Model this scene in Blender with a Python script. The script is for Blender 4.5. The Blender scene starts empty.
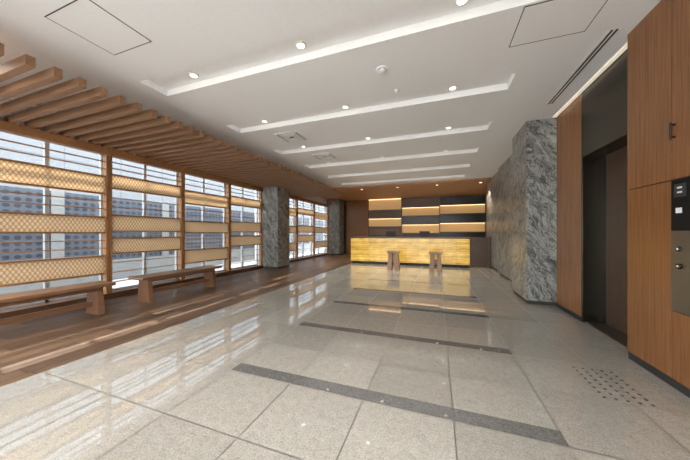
import bpy, bmesh, math, random
from mathutils import Vector, Matrix
random.seed(4)
C = bpy.context.scene.collection
H = 3.1

# ------------------------------------------------------------------ helpers
def tag(o, label=None, cat=None, group=None, kind=None):
    if label: o['label'] = label
    if cat: o['category'] = cat
    if group: o['group'] = group
    if kind: o['kind'] = kind
    return o

def empty(name, loc, label=None, cat=None, group=None, kind=None):
    o = bpy.data.objects.new(name, None); C.objects.link(o)
    o.location = loc; o.empty_display_size = .1
    return tag(o, label, cat, group, kind)

class MB:
    def __init__(s): s.bm = bmesh.new()
    def box(s, x0, x1, y0, y1, z0, z1):
        v = [s.bm.verts.new(p) for p in ((x0,y0,z0),(x1,y0,z0),(x1,y1,z0),(x0,y1,z0),(x0,y0,z1),(x1,y0,z1),(x1,y1,z1),(x0,y1,z1))]
        for f in ((3,2,1,0),(4,5,6,7),(0,1,5,4),(1,2,6,5),(2,3,7,6),(3,0,4,7)):
            s.bm.faces.new([v[i] for i in f])
        return s
    def cyl(s, c, r, h, axis='Z', n=24, r2=None):
        r2 = r if r2 is None else r2
        a, b = [], []
        for i in range(n):
            t = 2*math.pi*i/n; cu, sv = math.cos(t), math.sin(t)
            def P(rr, k):
                if axis == 'Z': return (c[0]+rr*cu, c[1]+rr*sv, c[2]+k)
                if axis == 'X': return (c[0]+k, c[1]+rr*cu, c[2]+rr*sv)
                return (c[0]+rr*sv, c[1]+k, c[2]+rr*cu)
            a.append(s.bm.verts.new(P(r,0))); b.append(s.bm.verts.new(P(r2,h)))
        s.bm.faces.new(a[::-1]); s.bm.faces.new(b)
        for i in range(n):
            j = (i+1) % n; s.bm.faces.new((a[i],a[j],b[j],b[i]))
        return s
    def ring(s, c, r0, r1, h, n=32):
        vs = []
        for i in range(n):
            t = 2*math.pi*i/n
            vs.append([s.bm.verts.new((c[0]+r*math.cos(t), c[1]+r*math.sin(t), c[2]+z)) for r, z in ((r0,0),(r1,0),(r1,h),(r0,h))])
        for i in range(n):
            a, b = vs[i], vs[(i+1)%n]
            for k in range(4):
                s.bm.faces.new((a[k], b[k], b[(k+1)%4], a[(k+1)%4]))
        return s
    def prism(s, poly, axis, a0, a1):
        def P(p, k):
            return {'X': (k,p[0],p[1]), 'Y': (p[0],k,p[1]), 'Z': (p[0],p[1],k)}[axis]
        a = [s.bm.verts.new(P(p,a0)) for p in poly]; b = [s.bm.verts.new(P(p,a1)) for p in poly]
        s.bm.faces.new(a[::-1]); s.bm.faces.new(b); n = len(poly)
        for i in range(n):
            j = (i+1)%n; s.bm.faces.new((a[i],a[j],b[j],b[i]))
        return s
    def build(s, name, mat, parent=None, bevel=0, smooth=False):
        bmesh.ops.recalc_face_normals(s.bm, faces=s.bm.faces[:])
        if parent: o0 = Vector(tuple(parent.location))
        else:
            xs = [v.co for v in s.bm.verts]
            o0 = Vector(((min(p.x for p in xs)+max(p.x for p in xs))/2, (min(p.y for p in xs)+max(p.y for p in xs))/2, min(p.z for p in xs)))
        for v in s.bm.verts: v.co -= o0
        me = bpy.data.meshes.new(name); s.bm.to_mesh(me); s.bm.free()
        me.materials.append(mat)
        o = bpy.data.objects.new(name, me); C.objects.link(o)
        if smooth:
            for p in me.polygons: p.use_smooth = len(p.vertices) == 4
        if parent: o.parent = parent
        else: o.location = o0
        if bevel:
            m = o.modifiers.new('bevel', 'BEVEL'); m.width = bevel; m.segments = 2; m.limit_method = 'ANGLE'
        return o

def sub(mb, name, mat, part, thing, bevel=0):          # sub-part of a part (the part sits at its thing's origin)
    o = mb.build(name, mat, thing, bevel); o.parent = part; return o

def copy_tree(o, parent=None):
    c = o.copy(); C.objects.link(c)
    if parent: c.parent = parent
    for ch in list(o.children): copy_tree(ch, c)
    return c

# ------------------------------------------------------------------ materials
class NT:
    def __init__(s, name):
        s.m = bpy.data.materials.new(name); s.m.use_nodes = True
        s.t = s.m.node_tree; s.b = s.t.nodes['Principled BSDF']; s.out = s.t.nodes['Material Output']
    def n(s, typ, **kw):
        x = s.t.nodes.new(typ)
        for k, v in kw.items(): setattr(x, k, v)
        return x
    def l(s, a, b): s.t.links.new(a, b)
    def put(s, sock, v):
        if hasattr(v, 'is_linked') or hasattr(v, 'links'): s.l(v, sock)
        else: sock.default_value = v
    def math(s, op, a, b=0.0, c=0.0):
        x = s.n('ShaderNodeMath', operation=op); s.put(x.inputs[0], a); s.put(x.inputs[1], b); s.put(x.inputs[2], c); return x.outputs[0]
    def mix(s, f, a, b, mode='MIX'):
        x = s.n('ShaderNodeMix', data_type='RGBA', blend_type=mode)
        s.put(x.inputs[0], f); s.put(x.inputs[6], a); s.put(x.inputs[7], b); return x.outputs[2]
    def ramp(s, f, stops):
        x = s.n('ShaderNodeValToRGB'); s.l(f, x.inputs[0]); e = x.color_ramp.elements
        while len(e) < len(stops): e.new(.5)
        for i, (p, c) in enumerate(stops): e[i].position = p; e[i].color = (*c, 1)
        return x.outputs[0]
    def noise(s, vec, scale, detail=4, dist=0, rough=.5):
        x = s.n('ShaderNodeTexNoise'); s.l(vec, x.inputs['Vector']); x.inputs['Scale'].default_value = scale
        x.inputs['Detail'].default_value = detail; x.inputs['Distortion'].default_value = dist; x.inputs['Roughness'].default_value = rough
        return x.outputs[0]
    def pos(s): return s.n('ShaderNodeNewGeometry').outputs['Position']
    def objc(s): return s.n('ShaderNodeTexCoord').outputs['Object']
    def scale(s, v, sc, rot=(0,0,0)):
        x = s.n('ShaderNodeMapping'); s.l(v, x.inputs[0]); x.inputs['Scale'].default_value = sc; x.inputs['Rotation'].default_value = rot; return x.outputs[0]
    def sep(s, v):
        x = s.n('ShaderNodeSeparateXYZ'); s.l(v, x.inputs[0]); return x.outputs
    def comb(s, a, b, c=0.0):
        x = s.n('ShaderNodeCombineXYZ'); s.put(x.inputs[0], a); s.put(x.inputs[1], b); s.put(x.inputs[2], c); return x.outputs[0]

def plain(name, col, rough=.6, metal=0, emit=None, es=0, spec=.5):
    k = NT(name); v = k.noise(k.objc(), 30, 3)
    c = k.mix(v, (*[x*.96 for x in col],1), (*[min(1,x*1.03) for x in col],1)); k.l(c, k.b.inputs['Base Color'])
    k.b.inputs['Roughness'].default_value = rough; k.b.inputs['Metallic'].default_value = metal
    k.b.inputs['Specular IOR Level'].default_value = spec
    if emit: k.b.inputs['Emission Color'].default_value = (*emit,1); k.b.inputs['Emission Strength'].default_value = es
    return k.m

def wood(name, c1, c2, sc, rough=.4, world=False):
    k = NT(name); v = k.scale(k.pos() if world else k.objc(), sc)
    a = k.noise(v, 3, 6, .4); b = k.noise(v, 12, 3)
    f = k.math('ADD', k.math('MULTIPLY', a, .7), k.math('MULTIPLY', b, .3))
    k.l(k.ramp(f, [(.3, c1), (.7, c2)]), k.b.inputs['Base Color']); k.b.inputs['Roughness'].default_value = rough
    return k.m

def stone(name, stops, rough=.3):
    k = NT(name); p = k.pos()
    warp = k.n('ShaderNodeTexNoise'); k.l(p, warp.inputs['Vector']); warp.inputs['Scale'].default_value = 1.7; warp.inputs['Detail'].default_value = 6; warp.inputs['Roughness'].default_value = .6
    vm = k.n('ShaderNodeVectorMath', operation='MULTIPLY_ADD'); k.l(warp.outputs[1], vm.inputs[0]); vm.inputs[1].default_value = (.5,.5,.5); k.l(p, vm.inputs[2])
    q = k.scale(k.scale(vm.outputs[0], (1,1,1), (.8,-.9,0)), (1.05,1.05,5.0))
    a = k.noise(q, 1.9, 11, .5, .68); b = k.noise(q, 2.2, 9, .7, .66); d = k.noise(q, 2.8, 9, .8, .66); n2 = k.noise(p, 60, 4, .3, .75)
    def vein(x, w): return k.math('SUBTRACT', 1.0, k.math('MINIMUM', k.math('MULTIPLY', k.math('ABSOLUTE', k.math('SUBTRACT', x, .5)), w), 1.0))
    f = k.math('ADD', k.math('MULTIPLY', a, .8), k.math('MULTIPLY', n2, .2))
    c = k.ramp(f, stops)
    c = k.mix(k.math('MULTIPLY', vein(d, 14.0), .72), c, (*[x*.55 for x in stops[0][1]],1))
    c = k.mix(k.math('MULTIPLY', vein(b, 19.0), .62), c, (*stops[-1][1],1))
    k.l(c, k.b.inputs['Base Color']); k.b.inputs['Roughness'].default_value = rough; k.b.inputs['Specular IOR Level'].default_value = .38
    return k.m

def tile_floor():
    k = NT('polished_granite_tiles'); p = k.pos(); x, y, z = k.sep(p)
    u = k.math('DIVIDE', k.math('ADD', x, 1.7), .6); v = k.math('DIVIDE', k.math('SUBTRACT', y, 1.775), .5775)
    def line(w, size):
        f = k.math('FRACT', w); d = k.math('MULTIPLY', k.math('MINIMUM', f, k.math('SUBTRACT', 1.0, f)), size)
        return k.math('LESS_THAN', d, .0038)
    g = k.math('MAXIMUM', line(u,.6), line(v,.5775))
    wn = k.n('ShaderNodeTexWhiteNoise', noise_dimensions='2D'); k.l(k.comb(k.math('FLOOR',u), k.math('FLOOR',v)), wn.inputs['Vector'])
    n1 = k.noise(p, 95, 3, 0, .8); n2 = k.noise(p, 20, 6, .6, .7)
    f = k.math('ADD', k.math('MULTIPLY', n1, .72), k.math('MULTIPLY', n2, .28))
    c = k.ramp(f, [(.34,(.17,.157,.136)), (.44,(.29,.272,.241)), (.54,(.362,.342,.306)), (.66,(.475,.452,.41))])
    br = k.math('ADD', .87, k.math('MULTIPLY', wn.outputs[0], .2))
    c = k.mix(1.0, c, k.comb(br,br,br), 'MULTIPLY')
    c = k.mix(k.math('MULTIPLY', g, .9), c, (.07,.065,.057,1))
    k.l(c, k.b.inputs['Base Color'])
    k.l(k.math('ADD', .012, k.math('MULTIPLY', g, .3)), k.b.inputs['Roughness'])
    k.b.inputs['IOR'].default_value = 2.15
    return k.m

def granite_dark():
    k = NT('dark_grey_granite'); p = k.pos()
    f = k.math('ADD', k.math('MULTIPLY', k.noise(p,95,3,0,.8), .75), k.math('MULTIPLY', k.noise(p,20,5,.8,.7), .25))
    k.l(k.ramp(f, [(.34,(.05,.049,.047)), (.46,(.11,.108,.104)), (.56,(.155,.152,.146)), (.68,(.25,.245,.236))]), k.b.inputs['Base Color'])
    k.b.inputs['Roughness'].default_value = .02; k.b.inputs['IOR'].default_value = 1.9; return k.m

def plank_floor():
    k = NT('brown_plank_floor'); p = k.pos(); x, y, z = k.sep(p)
    u = k.math('DIVIDE', x, .15); iu = k.math('FLOOR', u)
    off = k.n('ShaderNodeTexWhiteNoise', noise_dimensions='1D'); k.l(iu, off.inputs['W'])
    v = k.math('ADD', k.math('DIVIDE', y, 1.2), off.outputs[0])
    def line(w, size):
        f = k.math('FRACT', w); d = k.math('MULTIPLY', k.math('MINIMUM', f, k.math('SUBTRACT', 1.0, f)), size)
        return k.math('LESS_THAN', d, .004)
    g = k.math('MAXIMUM', line(u,.15), line(v,1.2))
    wn = k.n('ShaderNodeTexWhiteNoise', noise_dimensions='2D'); k.l(k.comb(iu, k.math('FLOOR',v)), wn.inputs['Vector'])
    n1 = k.noise(k.scale(p,(14,1.2,1)), 3, 6, .6)
    f = k.math('ADD', k.math('MULTIPLY', n1, .5), k.math('MULTIPLY', wn.outputs[0], .5))
    c = k.ramp(f, [(.2,(.07,.04,.024)), (.5,(.12,.07,.041)), (.8,(.19,.115,.069))])
    c = k.mix(k.math('MULTIPLY', g, .9), c, (.015,.009,.007,1))
    k.l(c, k.b.inputs['Base Color']); k.b.inputs['Roughness'].default_value = .34; k.b.inputs['Specular IOR Level'].default_value = .24
    return k.m

def lattice_mat():
    k = NT('patterned_lattice'); x, y, z = k.sep(k.pos())
    def fam(a, p, w):
        q = k.math('ADD', k.math('MULTIPLY', y, math.cos(a)/p), k.math('MULTIPLY', z, math.sin(a)/p))
        f = k.math('FRACT', q); d = k.math('MINIMUM', f, k.math('SUBTRACT', 1.0, f))
        return k.math('LESS_THAN', d, w)
    P = .046
    m = k.math('MAXIMUM', k.math('MAXIMUM', fam(math.radians(30),P,.12), fam(math.radians(-30),P,.12)), fam(math.radians(90),P*.5,.09))
    c = k.mix(m, (.95,.86,.70,1), (.56,.35,.16,1))
    d = k.n('ShaderNodeBsdfDiffuse'); k.l(c, d.inputs[0]); t = k.n('ShaderNodeBsdfTranslucent'); k.l(c, t.inputs[0])
    mx = k.n('ShaderNodeMixShader'); mx.inputs[0].default_value = .52; k.l(d.outputs[0], mx.inputs[1]); k.l(t.outputs[0], mx.inputs[2])
    tr = k.n('ShaderNodeBsdfTransparent'); m2 = k.n('ShaderNodeMixShader')
    k.l(k.math('MULTIPLY', k.math('SUBTRACT', 1.0, m), .14), m2.inputs[0]); k.l(mx.outputs[0], m2.inputs[1]); k.l(tr.outputs[0], m2.inputs[2])
    k.l(m2.outputs[0], k.out.inputs[0]); return k.m

def glass_mat():
    k = NT('window_glass'); t = k.n('ShaderNodeBsdfTransparent'); t.inputs[0].default_value = (.93,.96,.97,1)
    g = k.n('ShaderNodeBsdfGlossy'); g.inputs['Roughness'].default_value = .02
    mx = k.n('ShaderNodeMixShader'); mx.inputs[0].default_value = .06
    k.l(t.outputs[0], mx.inputs[1]); k.l(g.outputs[0], mx.inputs[2]); k.l(mx.outputs[0], k.out.inputs[0]); return k.m

def onyx_mat():
    k = NT('backlit_yellow_onyx'); p = k.pos(); x, y, z = k.sep(p)
    row = k.math('FLOOR', k.math('DIVIDE', z, .03))
    wn = k.n('ShaderNodeTexWhiteNoise', noise_dimensions='1D'); k.l(row, wn.inputs['W'])
    q = k.scale(p, (1.6,1,26)); a = k.noise(q, 2.2, 8, .4, .68); b = k.noise(p, 3.0, 5)
    f = k.math('ADD', k.math('ADD', k.math('MULTIPLY', a, .64), k.math('MULTIPLY', b, .22)), k.math('MULTIPLY', wn.outputs[0], .14))
    c = k.ramp(f, [(.32,(.25,.12,.01)), (.45,(.48,.27,.03)), (.55,(.66,.415,.07)), (.69,(.86,.66,.24))])
    k.l(c, k.b.inputs['Base Color']); k.l(c, k.b.inputs['Emission Color']); k.b.inputs['Emission Strength'].default_value = .42
    k.b.inputs['Roughness'].default_value = .2; return k.m

def perf_mat():
    k = NT('blue_perforated_screen'); x, y, z = k.sep(k.pos())
    u = k.math('FRACT', k.math('DIVIDE', y, .15)); v = k.math('FRACT', k.math('DIVIDE', z, .13))
    du = k.math('SUBTRACT', u, .5); dv = k.math('SUBTRACT', v, .5)
    r = k.math('SQRT', k.math('ADD', k.math('MULTIPLY',du,du), k.math('MULTIPLY',dv,dv)))
    m = k.math('LESS_THAN', r, .33)
    k.l(k.mix(m, (.08,.092,.118,1), (.025,.031,.046,1)), k.b.inputs['Base Color']); k.b.inputs['Roughness'].default_value = .8; return k.m

def facade_mat():
    k = NT('pale_panel_facade'); x, y, z = k.sep(k.pos())
    def ln(w, p, t):
        f = k.math('FRACT', k.math('DIVIDE', w, p)); return k.math('LESS_THAN', f, t)
    m = k.math('MAXIMUM', ln(y,1.8,.02), ln(z,1.3,.03))
    k.l(k.mix(m, (.145,.156,.172,1), (.09,.098,.11,1)), k.b.inputs['Base Color']); k.b.inputs['Roughness'].default_value = .8; return k.m

white = plain('ceiling_paint', (.87,.87,.87), .8)
wallw = plain('wall_paint', (.76,.76,.75), .8)
whitemetal = plain('white_metal', (.82,.82,.81), .4)
black = plain('black_gloss', (.012,.012,.012), .15)
blackline = plain('dark_gap', (.03,.03,.03), .7)
greyline = plain('hatch_gap', (.06,.06,.06), .7)
steel = plain('stainless_steel', (.30,.285,.26), .35, 1)
studm = plain('stud_metal', (.09,.087,.083), .32, .8)
dsteel = plain('dark_bronze_steel', (.085,.073,.056), .24, .9)
alu = plain('aluminium_frame', (.46,.49,.52), .4, .3)
doorm = wood('dark_brown_door', (.07,.039,.026), (.105,.06,.039), (6,6,.6), .3)
woodp = wood('honey_wood_panel', (.175,.068,.023), (.33,.145,.054), (30,30,.55), .27, True)
woodp_lit = wood('honey_wood_panel_painted_lit', (.23,.092,.032), (.40,.182,.07), (30,22,.55), .27, True)  # lighter copy of the panel wood, warm lamplight put into its colour
woodo = wood('window_wood', (.26,.115,.044), (.365,.182,.076), (9,9,9), .4, True)
woodslat = wood('slat_wood', (.205,.105,.053), (.30,.165,.088), (.8,14,14), .5, True)
woodb = wood('bench_wood', (.16,.078,.04), (.25,.126,.067), (12,1,12), .35)
woodst = wood('stool_wood', (.22,.11,.05), (.32,.165,.082), (1,12,8), .35)
wooddk = wood('dark_wood', (.07,.034,.018), (.13,.065,.034), (1,8,12), .35, True)
woodcl = wood('wood_ceiling', (.38,.185,.083), (.52,.27,.128), (1,16,1), .4, True)
tile = tile_floor(); plank = plank_floor(); latt = lattice_mat(); glass = glass_mat(); onyx = onyx_mat()
perf = perf_mat(); facade = facade_mat(); inlay = granite_dark()
marble = stone('grey_veined_marble', [(.37,(.066,.067,.061)), (.46,(.16,.16,.148)), (.54,(.255,.254,.238)), (.66,(.53,.526,.50))])
dmarble = stone('dark_column_stone', [(.37,(.065,.065,.058)), (.46,(.145,.143,.131)), (.54,(.225,.221,.203)), (.66,(.45,.44,.41))])
lampw = plain('warm_lamp', (1,.92,.75), .5, 0, (1,.88,.65), 3.2)
ledc = plain('cove_led', (1,.95,.87), .5, 0, (1,.94,.85), 1.9)
lede = plain('edge_led', (1,.9,.76), .5, 0, (1,.88,.72), .35)
ledw = plain('led_strip', (1,.9,.7), .5, 0, (1,.74,.38), 3.2)
glowp = plain('amber_panel_painted_glow', (.50,.32,.15), .6, 0, (1,.58,.22), .19)  # strip-light glow painted onto the shelf panels as weak emission
greyp = plain('grey_panel', (.12,.115,.11), .4)
brownp = plain('brown_panel', (.15,.078,.042), .4)
darkp = plain('black_brown_panel', (.034,.027,.023), .3)
concrete = plain('pale_concrete', (.24,.245,.25), .9)
pave = plain('pale_paving', (.42,.42,.42), .9)
iconw = plain('white_print', (.85,.85,.85), .5)

# ------------------------------------------------------------------ room shell
def struct(o): o['kind'] = 'structure'; return o
struct(MB().box(-3.2,2.4,-3,14.1,-.1,0).build('floor', tile))
struct(MB().box(-5.95,-3.2,-3,14.1,-.1,0).build('floor.001', plank))
for i, y in enumerate((1.84,2.995,4.15,5.305,6.46)):
    struct(MB().box(-1.7,.7,y-.06,y+.06,0,.0015).build('trim_%d'%(i+1), inlay))
coves = [2.33+1.4*i for i in range(6)]
cx0, cx1, cw, cd = -3.52, .88, .18, .085
mb = MB(); ys = -3
for y in coves:
    mb.box(-5.95,2.4,ys,y-cw,H,H+.02); ys = y+cw
    mb.box(-5.95,cx0,y-cw,y+cw,H,H+.02); mb.box(cx1,2.4,y-cw,y+cw,H,H+.02)
    mb.box(cx0,cx1,y-cw,y+cw,H+cd,H+cd+.02)
    mb.box(cx0-.01,cx1+.01,y-cw-.01,y-cw,H+.02,H+cd+.02); mb.box(cx0-.01,cx1+.01,y+cw,y+cw+.01,H+.02,H+cd+.02)
    mb.box(cx0-.01,cx0,y-cw,y+cw,H+.02,H+cd+.02); mb.box(cx1,cx1+.01,y-cw,y+cw,H+.02,H+cd+.02)
mb.box(-5.95,2.4,ys,14.1,H,H+.02)
struct(mb.build('ceiling', white))
struct(MB().box(-5.65,2.2,9.95,14,H-.05,H).build('ceiling.001', woodcl))
mb = MB(); mb.box(-5.95,2.4,-3.1,-3,2.75,H); mb.box(1.6,2.4,-3.1,-3,0,2.75); mb.box(-5.95,-5.6,-3.1,-3,0,2.75)
struct(mb.build('wall_front', wallw))
struct(MB().box(-5.95,2.4,14,14.1,0,H).build('wall_back', wooddk))
mb = MB(); mb.box(-5.95,-5.7,-3,.05,0,H); mb.box(-5.95,-5.75,.05,14,2.72,H)
mb.box(-5.95,-5.75,7.3,8.0,0,2.72); mb.box(-5.95,-5.75,13,14,0,2.72)
struct(mb.build('wall_left', wallw))
struct(MB().box(-5.75,-5.62,.05,13.0,2.62,2.75).build('trim_6', woodo))
struct(MB().box(-5.95,-5.62,.05,13.0,0,.1).build('trim_7', wooddk))
YE = 3.23
w = empty('wall_right', (1.74,.1,0), kind='structure')
MB().box(1.745,2.35,-3,YE,0,H).build('backing', blackline, w)
g = .004
for y0, y1 in ((2.74,YE),(1.4,2.74),(.2,1.4),(-1.4,.2),(-3,-1.4)):
    e = 0 if y1 == YE else g
    MB().box(1.72,1.745,y0+g,y1-e,1.61+g,H).build('wood_panel', woodp, w, .002)
    if y1 != 2.74: MB().box(1.72,1.745,y0+g,y1-e,.07,1.61-g).build('wood_panel', woodp, w, .002)
MB().box(1.72,1.745,1.4+g,2.40,.07,1.61-g).build('wood_panel', woodp, w)
MB().box(1.72,1.745,2.404,2.735,.07,.595).build('wood_panel', woodp, w)
struct(MB().box(1.728,1.745,-3,YE,0,.068).build('baseboard_right', blackline))
struct(MB().box(1.85,2.2,4.36,10.9,0,H).build('wall_right.001', woodp_lit))
struct(MB().box(1.835,1.85,4.36,5.12,0,.06).build('baseboard_right.001', blackline))
struct(MB().box(2.2,2.4,10.9,14,0,H).build('wall_right.002', wooddk))
struct(MB().box(2.13,2.4,YE,4.5,0,H).build('wall_right.003', blackline))
for y0, y1, x in ((6.45,8.62,1.70),(8.66,10.9,1.77)):
    struct(MB().box(x,1.85,y0,y1,.06,H).build('wall_right.004', marble))
struct(MB().box(1.785,1.85,6.45,10.9,0,.06).build('baseboard_right.002', blackline))
def pillar(x0,x1,y0,y1,mat,z1,label):
    p = empty('stone_pillar', ((x0+x1)/2,(y0+y1)/2,0), label, 'pillar', None, 'structure')
    MB().box(x0,x1,y0,y1,.06,z1).build('shaft', mat, p, .004)
    MB().box(x0+.015,x1-.015 if x1<0 else x1,y0+.015,y1-.015,0,.06).build('base', blackline, p)
pillar(1.43,1.85,5.13,6.0,marble,H,'grey veined marble pillar beside the wood-panelled elevator wall')
pillar(-5.75,-5.0,7.3,8.0,dmarble,H,'dark stone pillar between the window bays, nearer one')
pillar(-5.75,-5.0,13.0,13.8,dmarble,H-.05,'dark stone pillar at the far end of the windows, left of the counter')

d = empty('door_1', (2.0,3.75,0), 'dark steel framed elevator doorway in the right wall', 'elevator', None, 'structure')
MB().box(1.845,2.12,4.325,4.36,0,2.22).build('jamb', dsteel, d, .002)
MB().box(1.845,2.12,YE,4.36,2.22,H).build('header', dsteel, d, .002)
MB().box(2.09,2.125,3.79,4.325,.012,2.22).build('door_leaf', doorm, d)
MB().box(2.095,2.125,YE,3.785,.012,2.22).build('door_leaf', doorm, d)
MB().box(1.87,2.12,YE,4.325,0,.012).build('sill', steel, d)

# ------------------------------------------------------------------ windows and lattice screens
def window(i, y0, y1):
    wd = empty('window_%d'%i, (-5.85,(y0+y1)/2,.1), None, None, None, 'structure')
    mb = MB(); f = .035; x0, x1 = -5.88,-5.82; ym = (y0+y1)/2
    mb.box(x0,x1,y0,y0+f,.1,2.72).box(x0,x1,y1-f,y1,.1,2.72).box(x0,x1,ym-.025,ym+.025,.1,2.72)
    mb.box(x0,x1,y0,y1,.1,.1+f).box(x0,x1,y0,y1,2.72-f,2.72).box(x0,x1,y0,y1,2.22,2.26)
    mb.build('frame', alu, wd)
    MB().box(-5.853,-5.847,y0+f,y1-f,.1+f,2.72-f).build('pane', glass, wd)
P1 = [(.45,.80),(1.19,1.50),(1.90,2.24)]
P2 = [(.80,1.12),(1.22,1.55),(2.02,2.30)]
R1 = [.28,.92,1.06,1.63,1.77,2.36,2.49]; R2 = [.28,.46,.64,1.68,1.85,2.40,2.51]
def screen(y0, y1, pan, rails, label):
    s = empty('lattice_screen', (-5.68,(y0+y1)/2,.1), label, 'screen', 'timber lattice screens along the windows')
    a, b = y0+.004, y1-.004; t = .042
    for p0 in (a, b-t): MB().box(-5.74,-5.64,p0,p0+t,.1,2.62).build('post', woodo, s, .003)
    a += t; b -= t; r = .026
    for z0, z1 in pan:
        MB().box(-5.72,-5.655,a,b,z0,z0+r).build('rail', woodo, s, .002)
        MB().box(-5.72,-5.655,a,b,z1-r,z1).build('rail', woodo, s, .002)
        MB().box(-5.70,-5.68,a,b,z0+r,z1-r).build('patterned_panel', latt, s)
    for z0 in rails: MB().box(-5.705,-5.665,a,b,z0,z0+.014).build('rail', woodo, s)
bays = [(.05,1.5),(1.5,2.95),(2.95,4.4),(4.4,5.85),(5.85,7.3),(8.0,9.67),(9.67,11.33),(11.33,13.0)]
labs = [None, 'lattice screen with low, middle and high patterned panels behind the nearest bench',
 'lattice screen with two close-set patterned panels at mid height, behind the farther bench',
 'lattice screen with patterned panels, third bay, past the farther bench',
 'lattice screen just before the nearer dark stone pillar',
 'lattice screen right after the nearer dark stone pillar',
 'middle lattice screen of the three beyond the nearer stone pillar',
 'lattice screen farthest away, just before the far stone pillar']
for i, (a, b) in enumerate(bays):
    window(i+1, a, b)
    if i: screen(a, b, P1 if i % 2 else P2, R1 if i % 2 else R2, labs[i])
# unseen glazed front added behind the camera for daylight fill
wd = empty('window_9', (-2,-3.05,0), kind='structure'); mb = MB()
for i in range(6):
    x = -5.6+i*1.43; mb.box(x,x+.05,-3.08,-3.02,0,2.75)
mb.box(-5.6,1.6,-3.08,-3.02,0,.08).box(-5.6,1.6,-3.08,-3.02,2.69,2.75); mb.build('frame', alu, wd)
MB().box(-5.6,1.6,-3.053,-3.047,.08,2.69).build('pane', glass, wd)

# ------------------------------------------------------------------ hanging slats
s0 = empty('ceiling_slat', (-4.65,.14,2.75), 'long brown timber slat hanging under the white ceiling by the windows', 'slat', 'timber slats hung below the ceiling')
MB().box(-5.74,-3.55,.108,.172,2.75,2.845).build('slat_board', woodslat, s0, .002)
y = .14; k = 0
while y < 9.85:
    o = s0 if k == 0 else copy_tree(s0); o.location = (-4.65,y,2.75); y += .185; k += 1
t = empty('slat_carrier', (-4.9,5,2.845), 'white carrier rail above the hanging timber slats', 'rail')
MB().box(-4.92,-4.88,.1,9.9,2.845,2.885).build('rail', white, t)
for yy in (.3,2.6,5.0,7.4,9.7): MB().box(-4.91,-4.89,yy-.01,yy+.01,2.885,H).build('hanger', white, t)

# ------------------------------------------------------------------ ceiling fittings
ordw = ['nearest','second','third','fourth','fifth','farthest']; posw = ['left','middle','right']
def downlight(x, y, z, label, group):
    t = empty('downlight', (x,y,z), label, 'ceiling light', group)
    MB().ring((x,y,z-.016),.040,.056,.016).build('trim_ring', whitemetal, t, 0, True)
    MB().cyl((x,y,z-.014),.040,.014).build('lamp', lampw, t)
def spot(x, y, z, e, col=(1,.96,.90), ang=135, r=.06, bl=1):
    L = bpy.data.lights.new('spot','SPOT'); L.energy = e; L.color = col; L.spot_size = math.radians(ang); L.spot_blend = bl; L.shadow_soft_size = r
    o = bpy.data.objects.new('spot_lamp', L); o.location = (x,y,z); C.objects.link(o)
for i, y in enumerate(coves):
    for j, x in enumerate((-2.87,-1.35,.2)):
        yy = y+.05
        downlight(x, yy, H+cd, 'small round downlight in the %s ceiling slot, %s of three'%(ordw[i],posw[j]), 'downlights in the ceiling slots')
        if i >= 2: spot(x, yy, H+.03, (0,0,35,60,60,60)[i], (1,.94,.85), 86 if i > 2 else 74, .04, .6)
    tag(MB().box(cx0+.02,cx1-.02,y-cw,y-cw+.008,H+.03,H+.06).build('cove_strip', ledc), 'slim light strip tucked inside the %s ceiling slot'%ordw[i], 'strip light', 'light strips in the ceiling slots')
tag(MB().box(1.785,1.83,3.27,5.1,H-.012,H).build('ceiling_light_strip', lede), 'slim pale light strip at the ceiling edge above the elevator', 'ceiling light')
for y in (.93,-.47,-1.87):  # extra unseen spots added behind the camera as fill, no fixtures
    for x in (-4.3,-2.87,-1.25,.35): spot(x, y, H-.03, 85, (1,.97,.925))
for j, x in enumerate((-4.4,-3.0,-1.5,0.0,1.5)):
    downlight(x, 10.45, H-.05, 'small round downlight in the wooden ceiling over the counter, number %d from the left'%(j+1), 'downlights in the wooden ceiling')
    spot(x, 10.45, H-.08, 90, (1,.88,.7), 100, .05, .6)
for x in (-2.7,-.8,1.1): spot(x, 12.3, H-.08, 95, (1,.86,.67), 110, .05, .6)

def hatch(x0,x1,y0,y1,label):
    t = empty('ceiling_hatch', ((x0+x1)/2,(y0+y1)/2,H), label, 'hatch'); q = .007; z0 = H-.004
    MB().box(x0,x1,y0,y0+q,z0,H).box(x0,x1,y1-q,y1,z0,H).box(x0,x0+q,y0+q,y1-q,z0,H).box(x1-q,x1,y0+q,y1-q,z0,H).build('frame', greyline, t)
    MB().box(x0+q,x1-q,y0+q,y1-q,H-.003,H).build('panel', white, t)
hatch(-3.24,-2.66,1.22,1.74,'square ceiling access hatch near the hanging timber slats')
hatch(.69,1.31,2.53,3.03,'square ceiling access hatch near the elevator wall')
def vent(x,y,r,label):
    t = empty('ceiling_vent', (x,y,H), label, 'vent', 'square ceiling vents')
    def sq(a,b,z0,z1):
        return MB().box(x-b,x+b,y-b,y-a,z0,z1).box(x-b,x+b,y+a,y+b,z0,z1).box(x-b,x-a,y-a,y+a,z0,z1).box(x+a,x+b,y-a,y+a,z0,z1)
    sq(r-.035,r,H-.012,H).build('frame', whitemetal, t)
    MB().box(x-r+.035,x+r-.035,y-r+.035,y+r-.035,H-.002,H).build('backing', greyp, t)
    for q in (.05,.10,.15):
        sq(q, q+.035, H-.014, H-.002).build('louvre', whitemetal, t)
vent(-2.7,4.41,.25,'square white ceiling vent beside the second ceiling slot, nearer one')
vent(-2.62,5.81,.25,'square white ceiling vent beyond the third ceiling slot, farther one')
t = empty('smoke_detector', (-.6,2.94,H), 'round white smoke detector on the ceiling between two slots', 'smoke detector')
MB().cyl((-.6,2.94,H-.02),.065,.025,r2=.07).build('base', whitemetal, t, 0, True)
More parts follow.
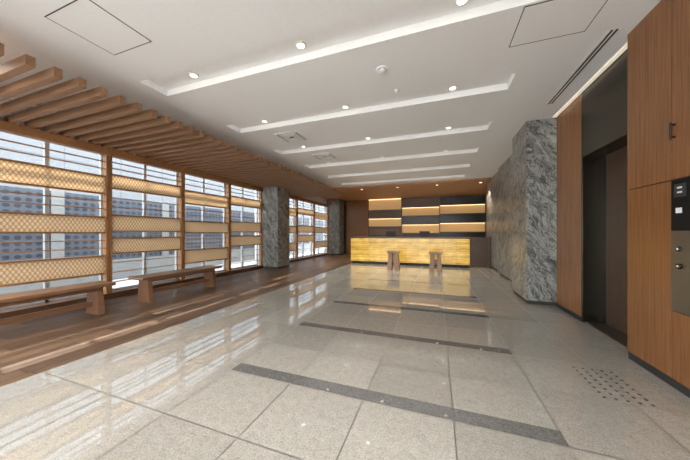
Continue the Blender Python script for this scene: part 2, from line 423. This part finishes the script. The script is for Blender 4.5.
MB().cyl((-.6,2.94,H-.045),.035,.025,r2=.05).build('sensor_cap', whitemetal, t, 0, True)
t = empty('ceiling_sprinkler', (-.5,3.45,H), 'tiny white sprinkler head just before the second ceiling slot', 'sprinkler')
MB().ring((-.5,3.45,H-.006),.02,.04,.006).build('collar', whitemetal, t); MB().cyl((-.5,3.45,H-.03),.02,.03).build('nozzle', whitemetal, t)
t = empty('linear_diffuser', (1.56,3.83,H), 'long narrow black-slotted air diffuser in the ceiling above the elevator', 'vent')
MB().box(1.51,1.53,3.1,4.56,H-.008,H).box(1.553,1.567,3.1,4.56,H-.008,H).box(1.59,1.61,3.1,4.56,H-.008,H).build('frame', whitemetal, t)
MB().box(1.53,1.553,3.1,4.56,H-.004,H).box(1.567,1.59,3.1,4.56,H-.004,H).build('slot', blackline, t)

# ------------------------------------------------------------------ benches and stools
def bench(y0, y1, label):
    x0, x1 = -5.0,-4.62; xm = (x0+x1)/2
    t = empty('bench', (xm,(y0+y1)/2,0), label, 'bench')
    MB().box(x0,x1,y0,y1,.402,.45).build('seat', woodb, t, .008)
    MB().box(xm-.13,xm+.13,y0+.14,y1-.14,.345,.402).build('apron', woodb, t, .004)
    for yc in (y0+.16, y1-.16):
        MB().prism([(x0+.03,0),(x1-.03,0),(x1-.08,.402),(x0+.08,.402)],'Y',yc-.04,yc+.04).build('leg', woodb, t, .005)
    MB().box(xm-.025,xm+.025,y0+.2,y1-.2,.12,.19).build('stretcher', woodb, t, .004)
bench(.75,2.5,'long reddish-brown wooden bench at the left edge, nearest the camera')
bench(2.88,4.55,'reddish-brown wooden bench by the windows, second from the camera')
def stool(x, y, label):
    t = empty('stool', (x,y,0), label, 'stool', 'wooden stools in front of the counter')
    MB().box(x-.2,x+.2,y-.17,y+.17,.535,.6).build('seat', woodst, t, .01)
    for s in (-1,1):
        MB().prism([(x+s*.195,0),(x+s*.05,0),(x+s*.02,.535),(x+s*.155,.535)],'Y',y-.15,y+.15).build('leg', woodst, t, .005)
    MB().box(x-.05,x+.05,y-.05,y+.05,.2,.36).build('stretcher', woodst, t, .004)
stool(-1.36,8.6,'brown wooden stool before the glowing counter, left one')
stool(-.04,8.6,'brown wooden stool before the glowing counter, right one')

# ------------------------------------------------------------------ reception
t = empty('reception_counter', (-1.09,10.1,0), 'long reception counter with glowing yellow stone front', 'counter')
MB().box(-3.20,1.02,9.76,10.5,0,.1).build('plinth', blackline, t)
MB().box(-3.22,1.04,9.73,10.5,.1,1.0).build('body', wooddk, t)
n = 10; x0, x1 = -3.24, 1.06; wd = (x1-x0)/n
for i in range(n):
    MB().box(x0+i*wd+.003,x0+(i+1)*wd-.003,9.7,9.73,.1,1.0).build('front_panel', onyx, t)
MB().box(-3.27,1.09,9.67,10.55,1.0,1.045).build('counter_top', wooddk, t, .004)
def monitor(x, label):
    t = empty('desk_monitor', (x,10.3,1.045), label, 'monitor', 'dark monitors on the counter')
    MB().box(x-.11,x+.11,10.22,10.38,1.045,1.055).build('base', blackline, t, .002)
    MB().box(x-.02,x+.02,10.29,10.31,1.055,1.12).build('stand', blackline, t)
    MB().box(x-.19,x+.19,10.27,10.30,1.08,1.27).build('screen', blackline, t, .004)
monitor(-1.75,'dark flat monitor on the glowing counter, left one')
monitor(-.45,'dark flat monitor on the glowing counter, right one')
t = empty('low_gate', (1.43,10.1,0), 'dark brown low gate between the counter and marble wall', 'gate')
MB().box(1.10,1.76,10.08,10.13,.03,1.05).build('gate_panel', wooddk, t)
for p0 in (1.10,1.70): MB().box(p0,p0+.06,10.06,10.08,0,1.07).build('post', wooddk, t)
t = empty('back_shelf_wall', (-.8,13.9,0), 'tall back wall of staggered lit and dark shelf panels behind the counter', 'shelving')
MB().box(-3.61,2.2,13.95,14,.0,H-.05).build('backing', wooddk, t)
cols = [(-3.61,-1.77,0),(-1.77,.13,1),(.13,2.2,2)]
for a, b, c in cols:
    off = (0,.1,.16)[c]; zt = H-.06
    for r in range(5):
        z1 = zt-r*.45+(off-.16 if r else 0); z0 = zt-(r+1)*.45+off-.16
        kind = [('L','B','L','B','D'),('B','L','G','L','D'),('D','L','D','L','D')][c][r]
        MB().box(a+.02,b-.02,13.93,13.95,z0+.03,z1).build('display_panel', {'L':glowp,'D':darkp,'G':greyp,'B':brownp}[kind], t)
        MB().box(a,b,13.78 if kind=='L' else 13.84,13.95,z0,z0+.03).build('shelf_board', brownp, t)
        if kind == 'L':
            MB().box(a+.03,b-.03,13.86,13.88,z1-.014,z1-.003).build('light_strip', ledw, t)
    if c: MB().box(a-.012,a+.012,13.78,13.95,.6,H-.06).build('divider', wooddk, t)
MB().box(-4.9,-3.63,13.9,14,0,H-.05).build('wall_back.001', woodp)['kind'] = 'structure'

# ------------------------------------------------------------------ call panel, bracket, studs
t = empty('elevator_call_panel', (1.72,2.57,.6), 'tall black and steel elevator call panel set in wood wall', 'control panel')
MB().box(1.712,1.745,2.405,2.73,1.22,1.605).build('black_plate', black, t, .002)['label'] = 'glossy black upper plate'
MB().box(1.712,1.745,2.405,2.73,.6,1.216).build('steel_plate', steel, t, .002)['label'] = 'brushed steel lower plate'
MB().box(1.709,1.712,2.60,2.70,1.47,1.57).build('display', blackline, t)
for z in (1.535,1.50): MB().box(1.707,1.709,2.63,2.67,z,z+.012).build('display_mark', iconw, t)
MB().box(1.709,1.712,2.635,2.685,1.35,1.39).build('notice_label', iconw, t)
for z in (1.08,.95):
    b = MB().cyl((1.700,2.655,z),.02,.012,'X').build('button', black, t, 0, True)
    sub(MB().cyl((1.698,2.655,z),.008,.002,'X'), 'button_lens', iconw, b, t)
t = empty('wall_bracket', (1.70,2.72,1.9), 'small dark bracket handle on the upper wood panel', 'handle')
MB().box(1.69,1.70,2.70,2.715,1.92,2.05).build('grip', dsteel, t, .003)
for z in (1.93,2.025): MB().box(1.70,1.72,2.70,2.715,z,z+.015).build('mount', dsteel, t)
st = MB().cyl((1.15,2.4,0),.0105,.005,n=16,r2=.008).build('tactile_stud', studm)
tag(st, 'small dark round tactile stud on the floor by the elevator', 'floor stud', 'tactile studs in front of the elevator')
for i in range(5):
    for j in range(8):
        if i == j == 0: st.location = (1.15,2.4,0); continue
        c = st.copy(); C.objects.link(c); c.location = (1.15+i*.066,2.4+j*.064,0)

# ------------------------------------------------------------------ outside
MB().box(-22,-5.95,-20,40,-.12,-.02).build('ground_outside', pave)['kind'] = 'structure'
MB().box(-5.95,8,-20,-3.1,-.12,-.02).build('ground_outside.001', pave)['kind'] = 'structure'
t = empty('boundary_wall', (-8.0,10,-.02), 'grey-blue dotted screen wall seen close outside the windows', 'wall')
MB().box(-8.1,-7.9,-4,30,-.02,.5).build('base_course', concrete, t)
for i in range(14):
    y0 = -4+i*2.4
    MB().box(-8.04,-7.96,y0+.1,y0+2.3,.5,1.22).build('perforated_panel', perf, t)
    MB().box(-8.06,-7.94,y0+.1,y0+2.3,1.22,1.36).build('coping', concrete, t)
    MB().box(-8.04,-7.96,y0+.1,y0+2.3,1.36,2.12).build('perforated_panel', perf, t)
    MB().box(-8.08,-7.92,y0-.1,y0+.1,.5,2.2).build('post', concrete, t)
t = empty('neighbour_building', (-14,12,-.02), 'pale panelled building rising behind the dotted screen wall', 'building', None, 'structure')
MB().box(-15,-13,-6,3.1,-.02,5.5).build('low_wing', facade, t)
MB().box(-15,-13,3.1,38,-.02,10).build('sun_block_wing', facade, t)  # height added above the view to keep sun off the farther bays
MB().box(-15,-12.9,-6,3.1,5.5,5.7).build('parapet', concrete, t)

# ------------------------------------------------------------------ light
W = bpy.data.worlds.new('World'); bpy.context.scene.world = W; W.use_nodes = True
bg = W.node_tree.nodes['Background']; bg.inputs[0].default_value = (.98,.99,1,1); bg.inputs[1].default_value = 6.2
S = bpy.data.lights.new('sun','SUN'); S.energy = 12; S.angle = math.radians(1); S.color = (1,.94,.83)
so = bpy.data.objects.new('sun_lamp', S); C.objects.link(so)
dirv = Vector((.9,-.2,-1.0)); so.rotation_euler = dirv.to_track_quat('-Z','Y').to_euler(); so.location = (-10,5,12)

# ------------------------------------------------------------------ camera
cam = bpy.data.cameras.new('camera'); co = bpy.data.objects.new('camera', cam); C.objects.link(co)
cam.sensor_width = 36; cam.lens = 256/690*36; cam.shift_y = 3/690; cam.clip_start = .03
co.location = (0,0,1.2); co.rotation_euler = (math.radians(90),0,math.atan2(92,256))
bpy.context.scene.camera = co
bpy.context.scene.view_settings.view_transform = 'Standard'
bpy.context.scene.view_settings.exposure = .5
